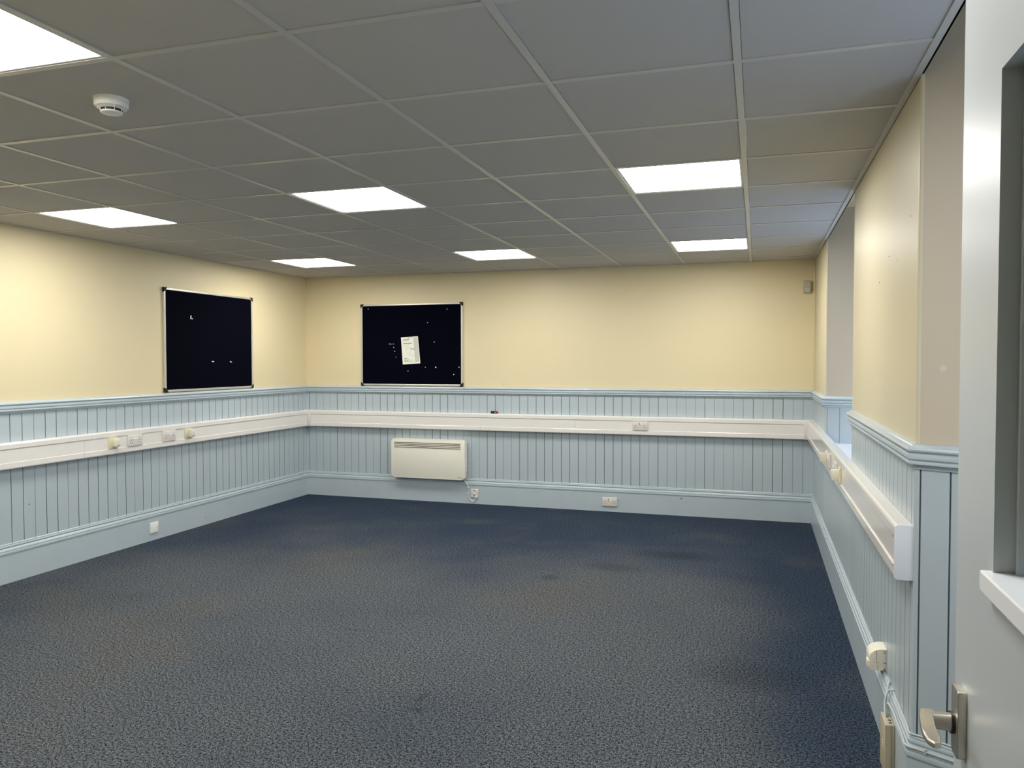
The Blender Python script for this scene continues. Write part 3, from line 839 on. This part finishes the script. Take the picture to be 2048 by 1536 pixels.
marks(bpy.data.objects['trim_2'], [(0, 2.18, .50, .004), (0, 2.9, 1.12, .003)], FACE_LEFT, .004)
marks(bpy.data.objects['baseboard_left'], [(0, 4.3, .13, .004), (0, 3.95, .07, .004), (0, 2.6, .15, .003)], FACE_LEFT, .0176)
marks(wr, [(0, 1.05, 1.98, .0025), (0, 1.5, 1.9, .003), (0, 1.75, 1.82, .003), (0, 1.3, 1.86, .002)], FACE_RIGHT, .0)
bm = bmesh.new(); q_ = jp(.075, 0, 1.461); cyl(bm, q_, (JN.x, JN.y, 0), .010, .0006, 20); obj('filler_spot', bm, 'paper_grey', wr)

# ------------------------------------------------------------------ open door
DXF = .33; Y1, Y0 = -.700, -1.532
t = thing('door_1', 'pale grey-blue painted door standing open at the right edge, with a glazed panel', 'door', (DXF, Y0, 0), 0, kind='structure')
def dl(y): return y-Y0
VY1, VZ0, VZ1 = -.872, 1.238, 1.822
VY0 = -1.36
bm = bmesh.new()
th = .044
bx(bm, 0, th, dl(Y1)-.172, dl(Y1), .008, 2.04)
bx(bm, 0, th, 0, dl(VY0), .008, 2.04)
bx(bm, 0, th, dl(VY0), dl(Y1)-.172, .008, VZ0)
bx(bm, 0, th, dl(VY0), dl(Y1)-.172, VZ1, 2.04)
bmesh.ops.remove_doubles(bm, verts=bm.verts, dist=1e-5)
leaf = obj('door_leaf', bm, 'door', t)
obj('glass_pane', box(.031, .036, dl(VY0), dl(VY1), VZ0, VZ1), 'glass', t)
bm = bmesh.new(); bx(bm, -.012, .031, dl(VY0)-.008, dl(VY1)+.010, VZ0-.024, VZ0+.001, .002); obj('glazing_ledge', bm, 'white', t)
bm = bmesh.new()
for (a, b, c, d) in ((dl(VY0), dl(VY0)+.012, VZ0, VZ1), (dl(VY1)-.010, dl(VY1), VZ0, VZ1), (dl(VY0), dl(VY1), VZ1-.010, VZ1)): bx(bm, .022, .031, a, b, c, d)
obj('glazing_bead', bm, 'door', t)
hd = thing('door_handle', '', '', (0, 0, 0)); del hd['label']; del hd['category']
bpy.data.objects.remove(hd)
# handle parts: rose plate, neck, lever
py = dl(-.748)
bm = bmesh.new(); prism(bm, rrect(py-.019, py+.015, .962, 1.052, .004), -.011, 0, 'yz', 0, .001)
pl = obj('handle_plate', bm, 'steel', t, True)
bm = bmesh.new(); cyl(bm, (-.011, py+.004, 1.002), (-1, 0, 0), .0145, .004, 24); obj('collar', bm, 'black', pl)
bm = bmesh.new(); cyl(bm, (-.013, py+.004, 1.002), (-1, 0, 0), .0122, .028, 24, r2=.0102); obj('handle_neck', bm, 'steel', pl, True)
bm = bmesh.new()
lev = [(.280, -.733), (.2755, -.760), (.272, -.788), (.270, -.812), (.2725, -.829), (.279, -.8375), (.2865, -.8345), (.2895, -.818), (.289, -.785), (.2895, -.762), (.295, -.748), (.297, -.738), (.296, -.731)]
prism(bm, [(x-DXF, y-Y0) for x, y in lev], 1.0045, 1.0125, 'xy', 0, .0022)
bx(bm, -.050, -.034, dl(-.752), dl(-.731), .9905, 1.0120, .003)
obj('lever', bm, 'steel', pl, True)

# ------------------------------------------------------------------ daylight, world, camera
w = bpy.data.worlds.new('World'); bpy.context.scene.world = w; w.use_nodes = True
nt = w.node_tree; bg = nt.nodes['Background']
bg.inputs['Color'].default_value = (.58, .71, 1.0, 1); bg.inputs['Strength'].default_value = 2.9

cam = bpy.data.cameras.new('Camera'); co = bpy.data.objects.new('Camera', cam); C.objects.link(co)
FPX = 1551.92; yaw, pitch, roll = -.306163573, -.0298931131, -.00114219773
cam.sensor_fit = 'HORIZONTAL'; cam.sensor_width = 36; cam.lens = 36*FPX/2048
cam.clip_start = .02; cam.clip_end = 100
fw = Vector((math.sin(yaw)*math.cos(pitch), math.cos(yaw)*math.cos(pitch), math.sin(pitch)))
r = Vector((math.cos(yaw), -math.sin(yaw), 0)); u = r.cross(fw)
r2 = r*math.cos(roll)+u*math.sin(roll); u2 = -r*math.sin(roll)+u*math.cos(roll)
m = Matrix((r2, u2, -fw)).transposed().to_4x4()
m.translation = Vector((.0648, -1.9011, H-.9177))
co.matrix_world = m
sc = bpy.context.scene; sc.camera = co
sc.view_settings.view_transform = 'Standard'; sc.view_settings.look = 'None'
sc.view_settings.exposure = 0; sc.view_settings.gamma = 1
sc.cycles.max_bounces = 8; sc.cycles.diffuse_bounces = 5; sc.cycles.use_denoising = True
sc.cycles.sample_clamp_indirect = 8
